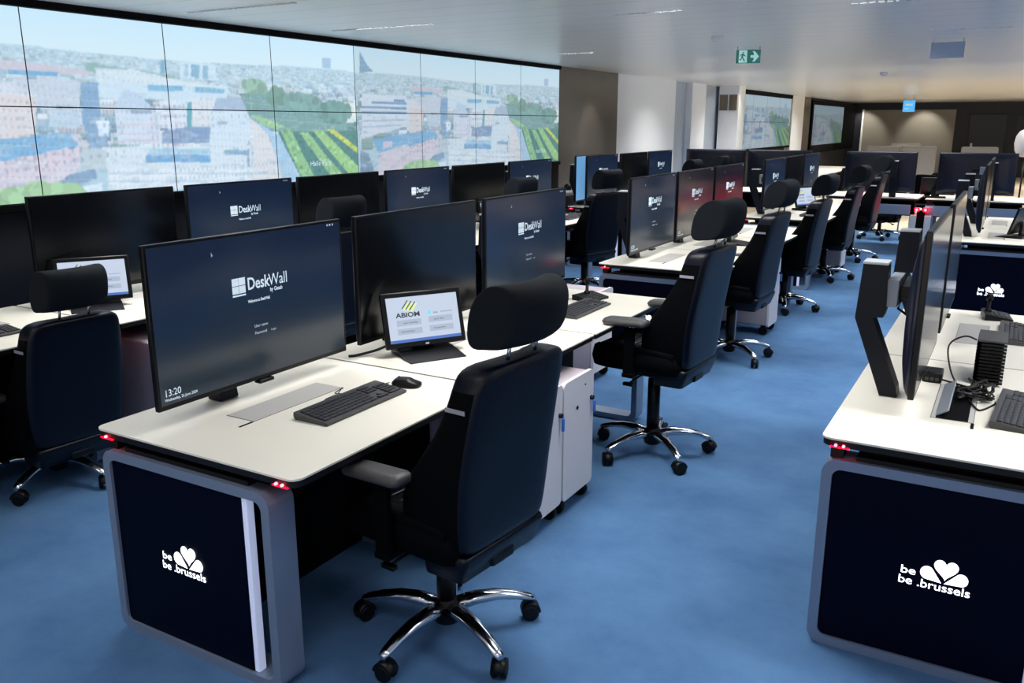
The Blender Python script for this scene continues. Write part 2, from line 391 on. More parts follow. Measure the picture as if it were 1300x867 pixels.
def city():
    rng = np.random.RandomState(3)
    X, Yv = np.meshgrid((np.arange(NW)+.5)/NW, (np.arange(NH)+.5)/NH)
    im = np.zeros((NH, NW, 3)); top = np.array((200, 226, 238.)); hor = np.array((216, 230, 234.)); 
    t = np.clip((Yv-.8)/.2, 0, 1)[..., None]; im[:] = hor*(1-t) + top*t
    land = Yv < .80 + .012*np.sin(X*9)
    im[land] = (178, 203, 214)
    pal = np.array([(222, 228, 234), (206, 214, 224), (190, 205, 216), (208, 204, 212), (150, 178, 196), (142, 172, 165), (228, 230, 232), (120, 150, 175), (205, 198, 204)], float)
    for i in range(3600):
        d = rng.rand()**1.6; t0 = .80 - d*.55; s = .004 + d*.035
        wd = s*(.5+rng.rand()*1.3); ht = s*(.6+rng.rand()*1.4)*1.6; x0 = rng.rand(); c = pal[rng.randint(len(pal))]
        hz = np.clip(1-d*2.2, 0, .6); c = c*(1-hz) + np.array((188, 210, 220))*hz
        m = (X > x0) & (X < x0+wd) & (Yv > t0-ht*.5) & (Yv < t0+ht*.5) & land
        im[m] = c
        m = (X > x0) & (X < x0+wd) & (Yv > t0-ht*.5) & (Yv < t0-ht*.3) & land
        im[m] = c*.86
        if d > .3:
            for q in range(3):
                m = (X > x0) & (X < x0+wd) & (abs(Yv-(t0-ht*(.35-q*.22))) < .004) & (((X-x0)*NW).astype(int) % 4 < 2) & land
                im[m] = c*.8
    im = im + (rng.randn(NH, NW)[..., None]*7)*land[..., None]
    for c, p in CITY:
        ins = np.zeros(X.shape, bool); n = len(p)
        for i in range(n):
            x1, y1 = p[i]; x2, y2 = p[(i+1) % n]
            if y1 == y2: continue
            ins ^= ((y1 > Yv) != (y2 > Yv)) & (X < (x2-x1)*(Yv-y1)/(y2-y1) + x1)
        cc = np.array(c, float)
        green = c[1] > c[2]+8 and c[1] > c[0]
        v = rng.randn(NH, NW)[..., None]*(9 if green else 5)
        im = np.where(ins[..., None], cc+v, im)
    gm = (im[..., 1] > im[..., 2] + 6) & (im[..., 1] > im[..., 0] + 4)
    # window grids and small roofs over the built-up part
    for c, p in CITY:
        if c[1] > c[2]+8 and c[1] > c[0]: continue
        xs = [q[0] for q in p]; ys_ = [q[1] for q in p]; bx, by = max(xs)-min(xs), max(ys_)-min(ys_)
        if bx < .03 or by < .09: continue
        ins = np.zeros(X.shape, bool); n = len(p)
        for i in range(n):
            x1, y1 = p[i]; x2, y2 = p[(i+1) % n]
            if y1 == y2: continue
            ins ^= ((y1 > Yv) != (y2 > Yv)) & (X < (x2-x1)*(Yv-y1)/(y2-y1) + x1)
        grid = ((X*NW).astype(int) % 6 < 2) & ((Yv*NH+X*40).astype(int) % 8 < 3)
        m = ins & grid & ~gm; im[m] = im[m]*.92
        m = ins & ((Yv*NH+X*40).astype(int) % 16 == 0) & ~gm; im[m] = im[m]*.72+np.array((240, 244, 248))*.28
    for i in range(1500):
        t0 = rng.rand()*.78; x0 = rng.rand(); s_ = .004+(.8-t0)*.016; c = pal[rng.randint(len(pal))]
        m = (X > x0) & (X < x0+s_*(.6+rng.rand())) & (Yv > t0) & (Yv < t0+s_*(.6+rng.rand()*1.4)) & ~gm & land
        im[m] = im[m]*.76 + c*.24
    for i in range(900):
        t0 = rng.rand()*.62; x0 = .66+rng.rand()*.34
        m = (((X-x0)/.004)**2 + ((Yv-t0)/.012)**2 < 1) & gm
        im[m] = im[m]*(.86+.26*rng.rand())
    def blob(cx, cy, rx, ry, c, n):
        for i in range(n):
            a = rng.rand()*6.28; q = rng.rand()**.5; x = cx+rx*q*math.cos(a); y = cy+ry*q*math.sin(a); s = .006+rng.rand()*.006
            m = ((X-x)/s)**2 + ((Yv-y)/(s*3.2))**2 < 1
            im[m] = np.array(c) * (.86+rng.rand()*.22)
    blob(.245, .03, .07, .05, (168, 205, 148), 160); blob(.76, .60, .02, .05, (118, 158, 140), 40)
    blob(.83, .56, .05, .05, (120, 160, 150), 90); blob(.93, .5, .05, .06, (110, 152, 142), 90); blob(.70, .66, .03, .03, (140, 175, 150), 30)
    # rows of windows on the long facades
    for (xa, ya, xb, yb, rows, cols, c) in ((.20, .33, .40, .42, 4, 14, (150, 150, 175)), (.50, .13, .79, .14, 2, 30, (170, 185, 200)),
                                            (.46, .50, .53, .52, 6, 8, (190, 160, 175)), (.57, .62, .62, .62, 5, 5, (170, 185, 200)), (.64, .63, .69, .63, 4, 4, (170, 180, 190))):
        for r_ in range(rows):
            for k in range(cols):
                x = xa+(xb-xa)*k/(cols-1); y = ya+(yb-ya)*k/(cols-1)-r_*.055
                m = (abs(X-x) < .002) & (abs(Yv-y) < .012); im[m] = im[m]*.35+np.array(c)*.65
    k = np.array([.18, .64, .18])
    g_ = im.mean(2, keepdims=True); im = g_ + (im-g_)*.9
    for ax in (0, 1):
        p_ = np.concatenate([im.take([0], ax), im, im.take([-1], ax)], ax)
        n_ = im.shape[ax]
        im = sum(k[j]*p_.take(range(j, j+n_), ax) for j in range(3))
    im = im*.84 + np.array((200, 225, 242))*.16; im = im*np.array((.985, 1.03, 1.06))
    return np.clip(im, 0, 255)
IM = city(); IML = np.where(IM/255 <= .04045, IM/255/12.92, ((IM/255+.055)/1.055)**2.4)
def image_panel(parent, y0, y1, z0, z1, s0, s1, t0, t1, gain=1.0, x=0, step=.0082):
    nx = max(2, int((y1-y0)/step)); nz = max(2, int((z1-z0)/step))
    me = bpy.data.meshes.new('display_panel'); V = []; C = []
    for j in range(nz+1):
        for i in range(nx+1):
            V.append((x, y0+(y1-y0)*i/nx, z0+(z1-z0)*j/nz))
            s = s0+(s1-s0)*i/nx; t = t0+(t1-t0)*j/nz
            c = IML[min(NH-1, int(t*NH)), min(NW-1, int(s*NW))]*gain; C.extend((c[0], c[1], c[2], 1))
    Fc = [(j*(nx+1)+i, j*(nx+1)+i+1, (j+1)*(nx+1)+i+1, (j+1)*(nx+1)+i) for j in range(nz) for i in range(nx)]
    # real depth: a back sheet and sides
    n0 = len(V); V += [(x-.05, y0, z0), (x-.05, y1, z0), (x-.05, y1, z1), (x-.05, y0, z1)]; C += [0, 0, 0, 1]*4
    a, b, c_, d = 0, nx, (nz+1)*(nx+1)-1, nz*(nx+1)
    Fc += [(n0+3, n0+2, n0+1, n0), (a, n0, n0+1, b), (b, n0+1, n0+2, c_), (c_, n0+2, n0+3, d), (d, n0+3, n0, a)]
    me.from_pydata(V, [], Fc); at = me.color_attributes.new('img', 'FLOAT_COLOR', 'POINT'); at.data.foreach_set('color', C)
    me.materials.append(M('video_image')); me.materials.append(M('bezel'))
    for f in list(me.polygons)[-5:]: f.material_index = 1
    o = bpy.data.objects.new('display_panel', me); COL.objects.link(o); o.parent = parent; return o
def caption(parent, y, z, size, x):
    mb = MB(); put_text(mb, 'Halle Park', size, lambda a, b: (x, y+a, z+b), 0); o = mb.build('caption', 'glyph', parent); o['label'] = 'white caption lettering on the picture'
vw = thing('video_wall', 'huge tiled video wall showing an aerial city panorama twice', 'video wall', (-5.31, 2.25, 0))
PW = 1.0225; GAP = .0035
for k in range(8):
    for r in range(2):
        y0 = k*PW+GAP; y1 = (k+1)*PW-GAP; z0 = 1.256+r*.582+GAP; z1 = 1.256+(r+1)*.582-GAP
        s0 = (k % 4)/4; image_panel(vw, y0, y1, z0, z1, s0, s0+.25, r*.5, r*.5+.5, 1.0 if k < 4 else .84)
for k in (3, 7): caption(vw, k*PW+.38, 1.256+.125, .065, .004)
for r, (z0, z1) in enumerate(((CEIL-.046, CEIL), (1.21, 1.256))):
    mb = MB(); mb.box(-.1, .03, 0, 8*PW+.01, z0, z1, .004); mb.build('frame', 'void_black', vw)
mb = MB(); mb.box(-.11, -.055, 0, 8*PW, 1.2, CEIL); mb.build('mounting_rack', 'void_black', vw)
v2 = thing('video_wall', 'smaller video wall with the green city view beyond the white column', 'video wall', (-5.31, 18.8, 0))
for k in range(4):
    for r in range(2): image_panel(v2, k*1.235+.004, (k+1)*1.235-.004, 1.19+r*.59+.004, 1.19+(r+1)*.59-.004, .25+k*.1875, .25+(k+1)*.1875, r*.5, r*.5+.5, .5, step=.03)
mb = MB(); mb.box(-.1, .03, -.03, 4.97, 1.14, 1.19); mb.box(-.1, .03, -.03, 4.97, 2.37, CEIL); mb.build('frame', 'void_black', v2)
v3 = thing('wall_display', 'bluish wall display in black surround near the far corner', 'display', (-5.31, 26.6, 0))
image_panel(v3, 0, 5.0, 1.13, 2.28, .3, 1, .1, 1, .28, step=.04)
mb = MB(); mb.box(-.1, .02, -.2, 0, .9, 2.4); mb.box(-.1, .02, 5.0, 7.3, .9, 2.4); mb.box(-.1, .02, 0, 5, 2.28, 2.4); mb.box(-.1, .02, 0, 5, .9, 1.13); mb.build('surround', 'void_black', v3)

# ================================================================== ceiling fittings
def diffuser(x0, y, ln, label):
    mb = MB()
    n = int(ln/.05)
    for k in range(n): mb.box(x0+k*ln/n, x0+k*ln/n+ln/n*.7, y-.012, y+.012, CEIL-.006, CEIL)
    tag(mb.build('slot_diffuser', 'slot_line'), label, 'air vent', 'slot diffusers in the ceiling')
for x, y, ln, lb in ((-4.96, 4.24, .98, 'dotted slot vent in ceiling above the near end of the video wall'),
                     (-4.91, 5.62, 1.0, 'dotted slot vent in ceiling, second along the video wall'),
                     (-4.4, 8.65, .4, 'short slot vent in ceiling near the far end of the video wall'),
                     (-2.53, 5.79, .5, 'short slot vent in the middle of the ceiling'),
                     (-1.02, 6.0, .67, 'dotted slot vent in ceiling at the top right of the picture'),
                     (-.75, 8.0, .6, 'slot vent in ceiling beside the blank hanging sign')):
    diffuser(x, y, ln, lb)
for (x, y, lb) in ((-2.36, 7.6, 'small round smoke detector on ceiling left of the green exit sign'), (-1.85, 14.0, 'small smoke detector on the ceiling above the far desks')):
    mb = MB(); mb.lathe([(.05, 0), (.05, -.03), (.035, -.045), (.002, -.05)], (0, 0, 0))
    o = mb.build('smoke_detector', 'white_soft', None, (x, y, CEIL)); tag(o, lb, 'smoke detector', 'smoke detectors')
ex = thing('exit_sign', 'green hanging exit sign with running figure and right arrow', 'sign', (-2.405, 8.77, CEIL))
ex.rotation_euler = (0, 0, R(18))
mb = MB(); mb.box(-.115, .115, -.012, .012, -.155, -.03, .004); pl = mb.build('sign_plate', 'exit_green', ex)
for x in (-.105, .105):
    mb = MB(); mb.tube([(x, 0, -.03), (x, 0, 0)], .004, 6); mb.build('hanger_rod', 'bracket_grey', ex)
fn = lambda a, b: (a, -.0135, b)
mb = MB(); flat(mb, [(-.09, -.15), (-.012, -.15), (-.012, -.035), (-.09, -.035)], fn)
fn2 = lambda a, b: (a, -.0137, b)
flat(mb, [(.02, -.105), (.05, -.105), (.05, -.125), (.035, -.14), (.06, -.14), (.1, -.093), (.06, -.045), (.035, -.045), (.05, -.062), (.05, -.08), (.02, -.08)], fn2)
mb.build('pictogram', 'exit_white', pl)
fn3 = lambda a, b: (a, -.015, b)
mb = MB()
flat(mb, [(-.055, -.062), (-.043, -.062), (-.043, -.05), (-.055, -.05)], fn3)
for q in ([(-.062, -.066), (-.044, -.066), (-.05, -.1), (-.066, -.098)], [(-.066, -.096), (-.056, -.1), (-.068, -.126), (-.084, -.128), (-.084, -.12), (-.072, -.116)],
          [(-.06, -.098), (-.05, -.1), (-.038, -.118), (-.03, -.14), (-.04, -.14), (-.048, -.122)], [(-.046, -.068), (-.024, -.088), (-.028, -.094), (-.05, -.08)], [(-.062, -.068), (-.08, -.078), (-.082, -.094), (-.076, -.094), (-.074, -.082), (-.06, -.078)]):
    flat(mb, q, fn3)
mb.build('running_figure', 'exit_green', pl)
bs = thing('hanging_sign', 'blank grey-blue sign plate hanging from ceiling at upper right', 'sign', (-.663, 8.82, CEIL))
mb = MB(); mb.box(-.135, .135, -.008, .008, -.165, -.03, .004); mb.build('sign_plate', 'sign_back', bs)
for x in (-.12, .12):
    mb = MB(); mb.tube([(x, 0, -.03), (x, 0, 0)], .004, 6); mb.build('hanger_rod', 'bracket_grey', bs)
es = thing('exit_sign', 'small glowing blue sign hanging in front of the dark back wall', 'sign', (-2.62, 25, CEIL))
mb = MB(); mb.box(-.14, .14, -.02, .02, -.42, -.14, .01); p_ = mb.build('sign_plate', 'sign_blue', es)
mb = MB(); flat(mb, [(-.1, -.36), (.0, -.36), (.0, -.33), (-.1, -.33)], lambda a, b: (a, -.022, b)); flat(mb, [(-.08, -.27), (.09, -.27), (.09, -.22), (-.08, -.22)], lambda a, b: (a, -.022, b)); mb.build('pictogram', 'exit_white', p_)
for x in (-.1, .1):
    mb = MB(); mb.tube([(x, 0, -.14), (x, 0, 0)], .008, 6); mb.build('hanger_rod', 'bracket_grey', es)
# ================================================================== desks
D = .905
def logo(parent, y):
    fn = lambda a, b: (a, y, b); mb = MB()
    def line(txt, x0, w_, z0, h_):
        vs, fs = glyphs(txt, 1, .008); xa = min(v[0] for v in vs); xb = max(v[0] for v in vs); za = min(v[1] for v in vs); zb = max(v[1] for v in vs)
        put_text(mb, txt, 1, lambda a, b: fn((x0+(a-xa)/(xb-xa)*w_-.1)*1.03, (z0+(b-za)/(zb-za)*h_)*1.15), .008)
    line('be', .004, .042, .031, .0235); line('be .brussels', 0, .2, 0, .0246)
    def P(pts): flat(mb, [((a-.1)*1.03, b*1.15) for a, b in pts], fn)
    pts = []
    for k in range(32):
        t = 2*PI*k/32; pts.append((.128+.034*math.sin(t)**3, .0337+.0593*((13*math.cos(t)-5*math.cos(2*t)-2*math.cos(3*t)-math.cos(4*t))+17)/28.9))
    P(pts)
    for tip, c, r in (((.1195, .0245), (.0775, .0475), .0195), ((.1265, .0245), (.1725, .0455), .0185)):
        dx, dy = tip[0]-c[0], tip[1]-c[1]; d_ = math.hypot(dx, dy); al = math.acos(r/d_); th = math.atan2(dy, dx)
        P([tip]+[(c[0]+r*math.cos(th+al+(2*PI-2*al)*k/22), c[1]+r*math.sin(th+al+(2*PI-2*al)*k/22)) for k in range(23)])
    o = mb.build('glowing_logo', 'logo_light', parent); o['label'] = 'glowing white lettering be be.brussels with petals'
def make_desk(key):
    W, kind = key; first = kind == 1
    t = thing('control_desk', '', 'desk')
    h = W/2-.007
    mb = MB(); mb.prism(rrect(-D/2, D/2, -h, h, .035 if first else .012), .744, .75, 'Z'); mb.build('tabletop', 'laminate', t)
    mb = MB(); mb.prism(rrect(-D/2+.003, D/2-.003, -h+.003, h-.003, .035 if first else .012), .722, .744, 'Z'); mb.build('edge_band', 'edge_black', t)
    mb = MB(); mb.box(-.30, .28, -h+.06, h-.06, .68, .722); mb.build('cross_beam', 'void_black', t)
    mb = MB(); mb.box(-.28, -.12, -h+.05, h-.05, 0 if kind != 3 else .5, .68, .01); mb.build('cable_trunk', 'void_black', t)
    for y in ((-h+.01, h-.115) if first else (h-.115,) if kind in (2, 3) else ()):
        x0, x1 = -D/2+.01, D/2-.125
        mb = MB(); A = rrect(x0, x1, .0, .675, .05); B = rrect(x0+.033, x1-.033, .033, .642, .03)
        n = len(A)
        ra = [[mb.bm.verts.new((a, d, b)) for a, b in P] for P, d in ((A, y), (B, y), (B, y+.105), (A, y+.105))]
        for q in range(4):
            for i in range(n):
                f = mb.bm.faces.new((ra[q][i], ra[q][(i+1) % n], ra[(q+1) % 4][(i+1) % n], ra[(q+1) % 4][i])); f.smooth = False
        mb.build('leg_frame', 'frame_silver', t)
        mb = MB(); mb.box(x0+.1, x1-.1, y+.02, y+.09, .675, .69); mb.box(x0+.02, x0+.06, y+.02, y+.09, .675, .722); mb.build('leg_bracket', 'edge_black', t)
    if first:
        x0, x1 = -D/2+.043, D/2-.158-.092
        mb = MB(); mb.box(x0+.001, x1, -h+.018, -h+.045, .034, .641, .004); p = mb.build('end_panel', 'panel_navy', t)
        logo(p, -h+.0155); lg = kids(p)[-1]; lg.location = ((x0+x1)/2+(.03 if W > 1.1 else .015), 0, .296)
        mb = MB(); mb.box(x1+.001, x1+.022, -h+.02, -h+.05, .036, .64, .003); o = mb.build('light_strip', 'strip_light', t); o['label'] = 'white vertical light strip beside the end panel'
    # red status lights under the corners
    for x, dx in ((D/2-.062, .02),) + (((-D/2+.06, .012),) if first else ()):
        mb = MB(); mb.box(x-.03, x+.03, -h-.001, -h+.012, .719, .7235, .002); o = mb.build('status_light', 'led_red', t)
        mb = MB()
        for q in ((-.012, .012) if x > 0 or W > 1.1 else (0,)): mb.lathe([(.0045, -h-.005), (.0045, -h+.002)], (x+q, 0, .728), 'Y', 8)
        mb.build('lamp_lens', 'led_core', o)
    # hatch for cables
    mb = MB(); mb.box(-.16, -.03, -.22, .23, .7502, .7518, .0006); o = mb.build('cable_hatch', 'flap', t); o['label'] = 'grey cable hatch lid'
    mb = MB(); mb.box(-.162, -.028, -.222, .232, .7500, .7506); o = mb.build('hatch_gap', 'plastic_grey', t)
    mb = MB(); mb.box(-.036, -.026, -.285, -.225, .7500, .7508); o = mb.build('cable_slit', 'void_black', t)
    return t
desks = Pool(make_desk)
def row_x(c): return c
XR1, XR2, XR3 = -2.122, -4.315, .005
Y1 = [(1.65, 2.72, 1), (2.72, 3.695, 0), (3.695, 4.71, 2), (5.70, 6.71, 1), (6.71, 7.71, 0), (7.71, 8.72, 2), (9.45, 10.46, 1), (10.46, 11.47, 0), (11.47, 12.45, 2)]
Y2 = [(.66, 1.67, 0), (1.67, 2.69, 2), (2.69, 3.68, 0), (3.68, 4.66, 0), (4.66, 5.68, 0), (5.68, 6.69, 0), (6.69, 7.74, 0), (7.74, 8.72, 2), (9.6, 10.58, 1), (10.58, 11.6, 0), (11.6, 12.6, 2)]
Y3 = [(2.78, 4.005, 1), (4.005, 5.22, 2), (8.36, 9.58, 1), (9.58, 10.8, 2)]
L1 = ['nearest white control desk with a glowing logo on its navy end panel at left', 'white desk carrying the lit touch screen, behind the nearest desk', 'third white desk in the middle row with a small microphone on it',
      'white desk starting the second block of the middle row', 'white desk beside the second block screen with a tilted touch panel', 'last white desk of the second block in the middle row',
      'white desk starting the far block of the middle row', 'middle white desk of the far block, beside the fifth aisle chair', 'farthest white desk of the middle row']
L2 = ['white desk at the left frame edge next to the video wall, nearest', 'white desk under the dark screen cut by the left frame edge', 'white desk behind the left chair with a lit touch screen', 'white desk of the rear row behind the nearest big screen',
      'rear row white desk hidden behind the blank second screen', 'rear row white desk left of the head-rest chair', 'rear row white desk right of the head-rest chair', 'last white desk of the long rear row, near the grey wall',
      'white desk starting the rear row block beside the grey wall', 'middle white desk of the rear row block before the white wall', 'farthest white desk of the rear row']
L3 = ['white desk in right foreground with a glowing logo on its end panel', 'white desk behind the right foreground desk, carrying microphone and keyboard', 'right-hand desk farther back with glowing logo on its navy end panel', 'right-hand desk farthest back, behind the second glowing logo']
for Ys, X0, L in ((Y1, XR1, L1), (Y2, XR2, L2), (Y3, XR3, L3)):
    for (a, b, f), lb in zip(Ys, L):
        W = round(b-a, 2); W = 1.22 if X0 == XR3 else (1.07 if (a, b) == Y1[0][:2] else 1.0)
        o = desks.put((W, f), lb, (X0, (a+b)/2, 0), 0, 'control desks')
        o.scale = (1, (b-a)/W, 1)
# far row, seen from behind
for i, (x, lb) in enumerate(((-4.9, 'far cross-row desk at left, beyond the white wall'), (-3.6, 'far cross-row desk in front of the small video wall'), (-2.31, 'far cross-row desk under the left dark screen back'), (-1.04+.61, 'far cross-row desk under the right dark screen back, right of the red lights'))):
    if x < -2.4: y = 13.6
    else: y = 13.42
    # desk turned so that its users sit beyond it
    desks.put((1.22, 3), lb, (x+ (.0 if i < 2 else .59 if i == 2 else .0) - (.0), y, 0), R(90), 'control desks')
    t = list(COL.objects)
# pair of posts with red lamps where the cross-row desks meet
pt = thing('signal_post', 'pair of pale posts with two red lamps where the far desks meet', 'lamp post', (-1.06, 12.93, 0))
for x in (-.09, .09):
    mb = MB(); mb.box(x-.04, x+.04, -.03, .03, 0, .535, .006); mb.build('post', 'cap_grey', pt)
    mb = MB(); mb.box(x*.6-.03, x*.6+.03, -.045, .03, .585, .635, .008); l_ = mb.build('status_light', 'led_red', pt)
    mb = MB(); mb.lathe([(.016, -.055), (.016, -.045)], (x*.6, 0, .61), 'Y', 10); mb.build('lamp_lens', 'led_core', l_)
mb = MB(); mb.box(-.05, .05, -.02, .03, 0, .6); mb.build('spine', 'void_black', pt)
for x0, x1, lb in ((-2.2, -1.2, 'pale blue-grey screen board under the far desks, left of the red lamps'), (-.92, .6, 'pale blue-grey screen board under the far desks, right of the red lamps')):
    mb = MB(); mb.box(x0, x1, 12.94, 12.965, .53, .665, .004); tag(mb.build('modesty_board', 'frame_silver'), lb, 'panel')

# ================================================================== monitors
def make_monitor(key):
    kind = key
    t = thing('desk_monitor', '', 'monitor')
    w_ = .465; z0, z1 = .062, (.642 if kind == 'edge' else .612)
    mb = MB(); mb.box(-.012, .008, -w_, w_, z0, z1, .003)
    mb.build('bezel', 'bezel', t)
    mb = MB()
    def ring(x, y, za, zb, r): return [(x, a, b) for a, b in rrect(-y, y, za, zb, r, 4)]
    if kind == 'edge': mb.loft([ring(-.012, w_-.004, z0+.004, z1-.004, .01), ring(-.030, w_-.012, z0+.03, z1-.05, .03), ring(-.045, w_-.03, z0+.10, z1-.14, .06), ring(-.052, w_-.08, z0+.18, z1-.22, .06)])
    else: mb.loft([ring(-.012, w_-.004, z0+.004, z1-.004, .01), ring(-.022, w_-.01, z0+.01, z1-.01, .015), ring(-.040, w_-.11, z0+.07, z1-.07, .04), ring(-.048, w_-.2, z0+.12, z1-.12, .04)])
    mb.build('back_housing', 'mon_back', t)
    mb = MB(); mb.box(.008, .0092, -w_+.011, w_-.011, 0, z1-z0-.027); s = mb.build('screen', {'wall': 'scr_deskwall', 'red': 'scr_red_reflection', 'off': 'off_screen', 'back': 'off_screen', 'edge': 'off_screen', 'bright': 'scr_skyblue'}[kind], t, (0, 0, z0+.017))
    # stand: slanted blade with a knee, bracket to the back
    a0, a1 = (-.245, -.16) if kind in ('edge', 'back') else (-.15, -.065); ao = a0+.245
    pts = [(-.125, 0), (-.064, 0), (-.07, .035), (-.175, .292), (-.14, .295), (-.133, .33), (-.14, .487), (-.225, .487), (-.236, .285)]
    mb = MB(); mb.prism(pts, a0, a1, 'Y'); a = mb.build('stand_arm', 'arm_metal', t)
    mb = MB(); mb.box(-.226, -.139, a0-.001, a1+.001, .4875, .4975, .002); mb.build('arm_cap', 'cap_grey', a)
    mb = MB(); mb.box(-.139, -.098, a0+.01, -.04, .335, .435, .003); mb.build('arm_bracket', 'bracket_grey', a)
    mb = MB(); mb.box(-.098, -.05, -.2, .05, .36, .41, .004); mb.tube([(-.06, -.19, .3), (-.1, -.17, .32), (-.09, -.18, .36)], .005, 6); mb.build('mount_plate', 'plastic', a)
    mb = MB(); mb.box(-.015, .02, -.03, .04, .048, .062, .004); mb.build('sensor_bar', 'plastic', t)
    if kind in ('wall', 'red'):
        f = lambda a, b: (.0098, a, b-z0-.017)
        mb = MB()
        for (a0, b0) in ((-.12, .427), (-.089, .427), (-.12, .398), (-.089, .398)):
            flat(mb, [(a0, b0), (a0+.03, b0), (a0+.03, b0+.027), (a0, b0+.027)], f)
        flat(mb, [(-.12, .388), (-.059, .388), (-.059, .394), (-.12, .394)], f)
        o = mb.build('window_logo', 'glyph', s)
        mb = MB(); put_text(mb, 'Desk', .062, lambda a, b: f(-.05+a, .405+b), .0011, sx=.82)
        put_text(mb, 'Wall', .062, lambda a, b: f(.053+a, .405+b), 0, sx=.82)
        put_text(mb, 'by Gesab', .021, lambda a, b: f(.058+a, .383+b), .0004, sx=.8)
        put_text(mb, 'Welcome to DeskWall', .015, lambda a, b: f(-.052+a, .357+b), .0005, sx=.75)
        put_text(mb, '13:20', .034, lambda a, b: f(-.44+a, .108+b), .0002, sx=.9)
        put_text(mb, 'Wednesday, 26 June 2024', .014, lambda a, b: f(-.44+a, .092+b), .0002, sx=.9)
        mb.build('screen_lettering', 'glyph', s)
        mb = MB(); put_text(mb, 'User name', .015, lambda a, b: f(-.03+a, .262+b), .0003); put_text(mb, 'Password', .015, lambda a, b: f(-.03+a, .236+b), .0003)
        put_text(mb, 'Login', .012, lambda a, b: f(.05+a, .236+b))
        for q in range(3): flat(mb, [(.38+q*.015, .59), (.388+q*.015, .59), (.388+q*.015, .598), (.38+q*.015, .598)], f)
        flat(mb, [(-.2, .56), (-.192, .545), (-.1965, .546), (-.2, .541)], f)
        mb.build('login_form', 'glyph_dim', s)
    return t
mons = Pool(make_monitor)
def mon(kind, x, y, lb, rz=0, z=.7525): return mons.put(kind, lb, (x, y, z), rz, 'large desk monitors')
for kind, y, lb in (('wall', 2.205, 'nearest big monitor showing the log-in picture and clock 13:20'), ('off', 3.225, 'big blank black monitor behind the small lit touch screen'),
                    ('wall', 4.245, 'big log-in monitor above the small desk microphone'), ('wall', 6.205, 'big log-in monitor left of the headrest of the second aisle chair'),
                    ('red', 7.2, 'monitor with a painted-in red reflection band, left of the two'), ('red', 8.19, 'monitor with a painted-in red reflection band, right of the two'),
                    ('wall', 9.97, 'far small-looking monitor next to the third aisle chair'), ('off', 10.93, 'dark far monitor, middle of the farthest three'), ('wall', 11.95, 'farthest monitor of the middle row')):
    mon(kind, -2.35, y, lb)
for kind, y, lb in (('wall', 1.98, 'monitor cut by the left frame edge'), ('off', 3.14, 'blank black monitor behind the left chair'), ('wall', 4.16, 'rear log-in monitor just above the nearest big monitor'),
                    ('off', 5.15, 'rear blank black monitor left of the row centre'), ('wall', 6.17, 'rear log-in monitor above the blank second screen'), ('off', 7.17, 'rear blank black monitor behind the grey headrest'),
                    ('wall', 8.2, 'rear log-in monitor right below the end of the video wall'), ('wall', 10.06, 'rear log-in monitor behind the turned chair by the grey wall'),
                    ('off', 11.1, 'rear blank monitor in front of the white wall'), ('wall', 12.1, 'rear log-in monitor farthest back by the white wall')):
    mon(kind, -4.5, y, lb)
for kind, y, lb in (('edge', 3.585, 'monitor seen edge-on on the right foreground desk'), ('edge', 4.71, 'edge-on monitor on the second right-hand desk'), ('edge', 9.0, 'edge-on monitor on the far right-hand desk, nearer one'), ('edge', 10.2, 'edge-on monitor on the far right-hand desk, farther one')):
    mon(kind, -.22, y, lb)
mon('bright', -4.62, 10.0, 'lit pale-blue monitor whose edge shows before the grey wall')
for x, lb in ((-4.02, 'dark monitor back in front of the white wall and column'), (-3.06, 'dark monitor back in front of the small video wall'), (-1.665, 'dark monitor back left of the red desk lamps'), (-.467, 'dark monitor back right of the red desk lamps')):
    mon('back', x, 13.2, lb, R(90))

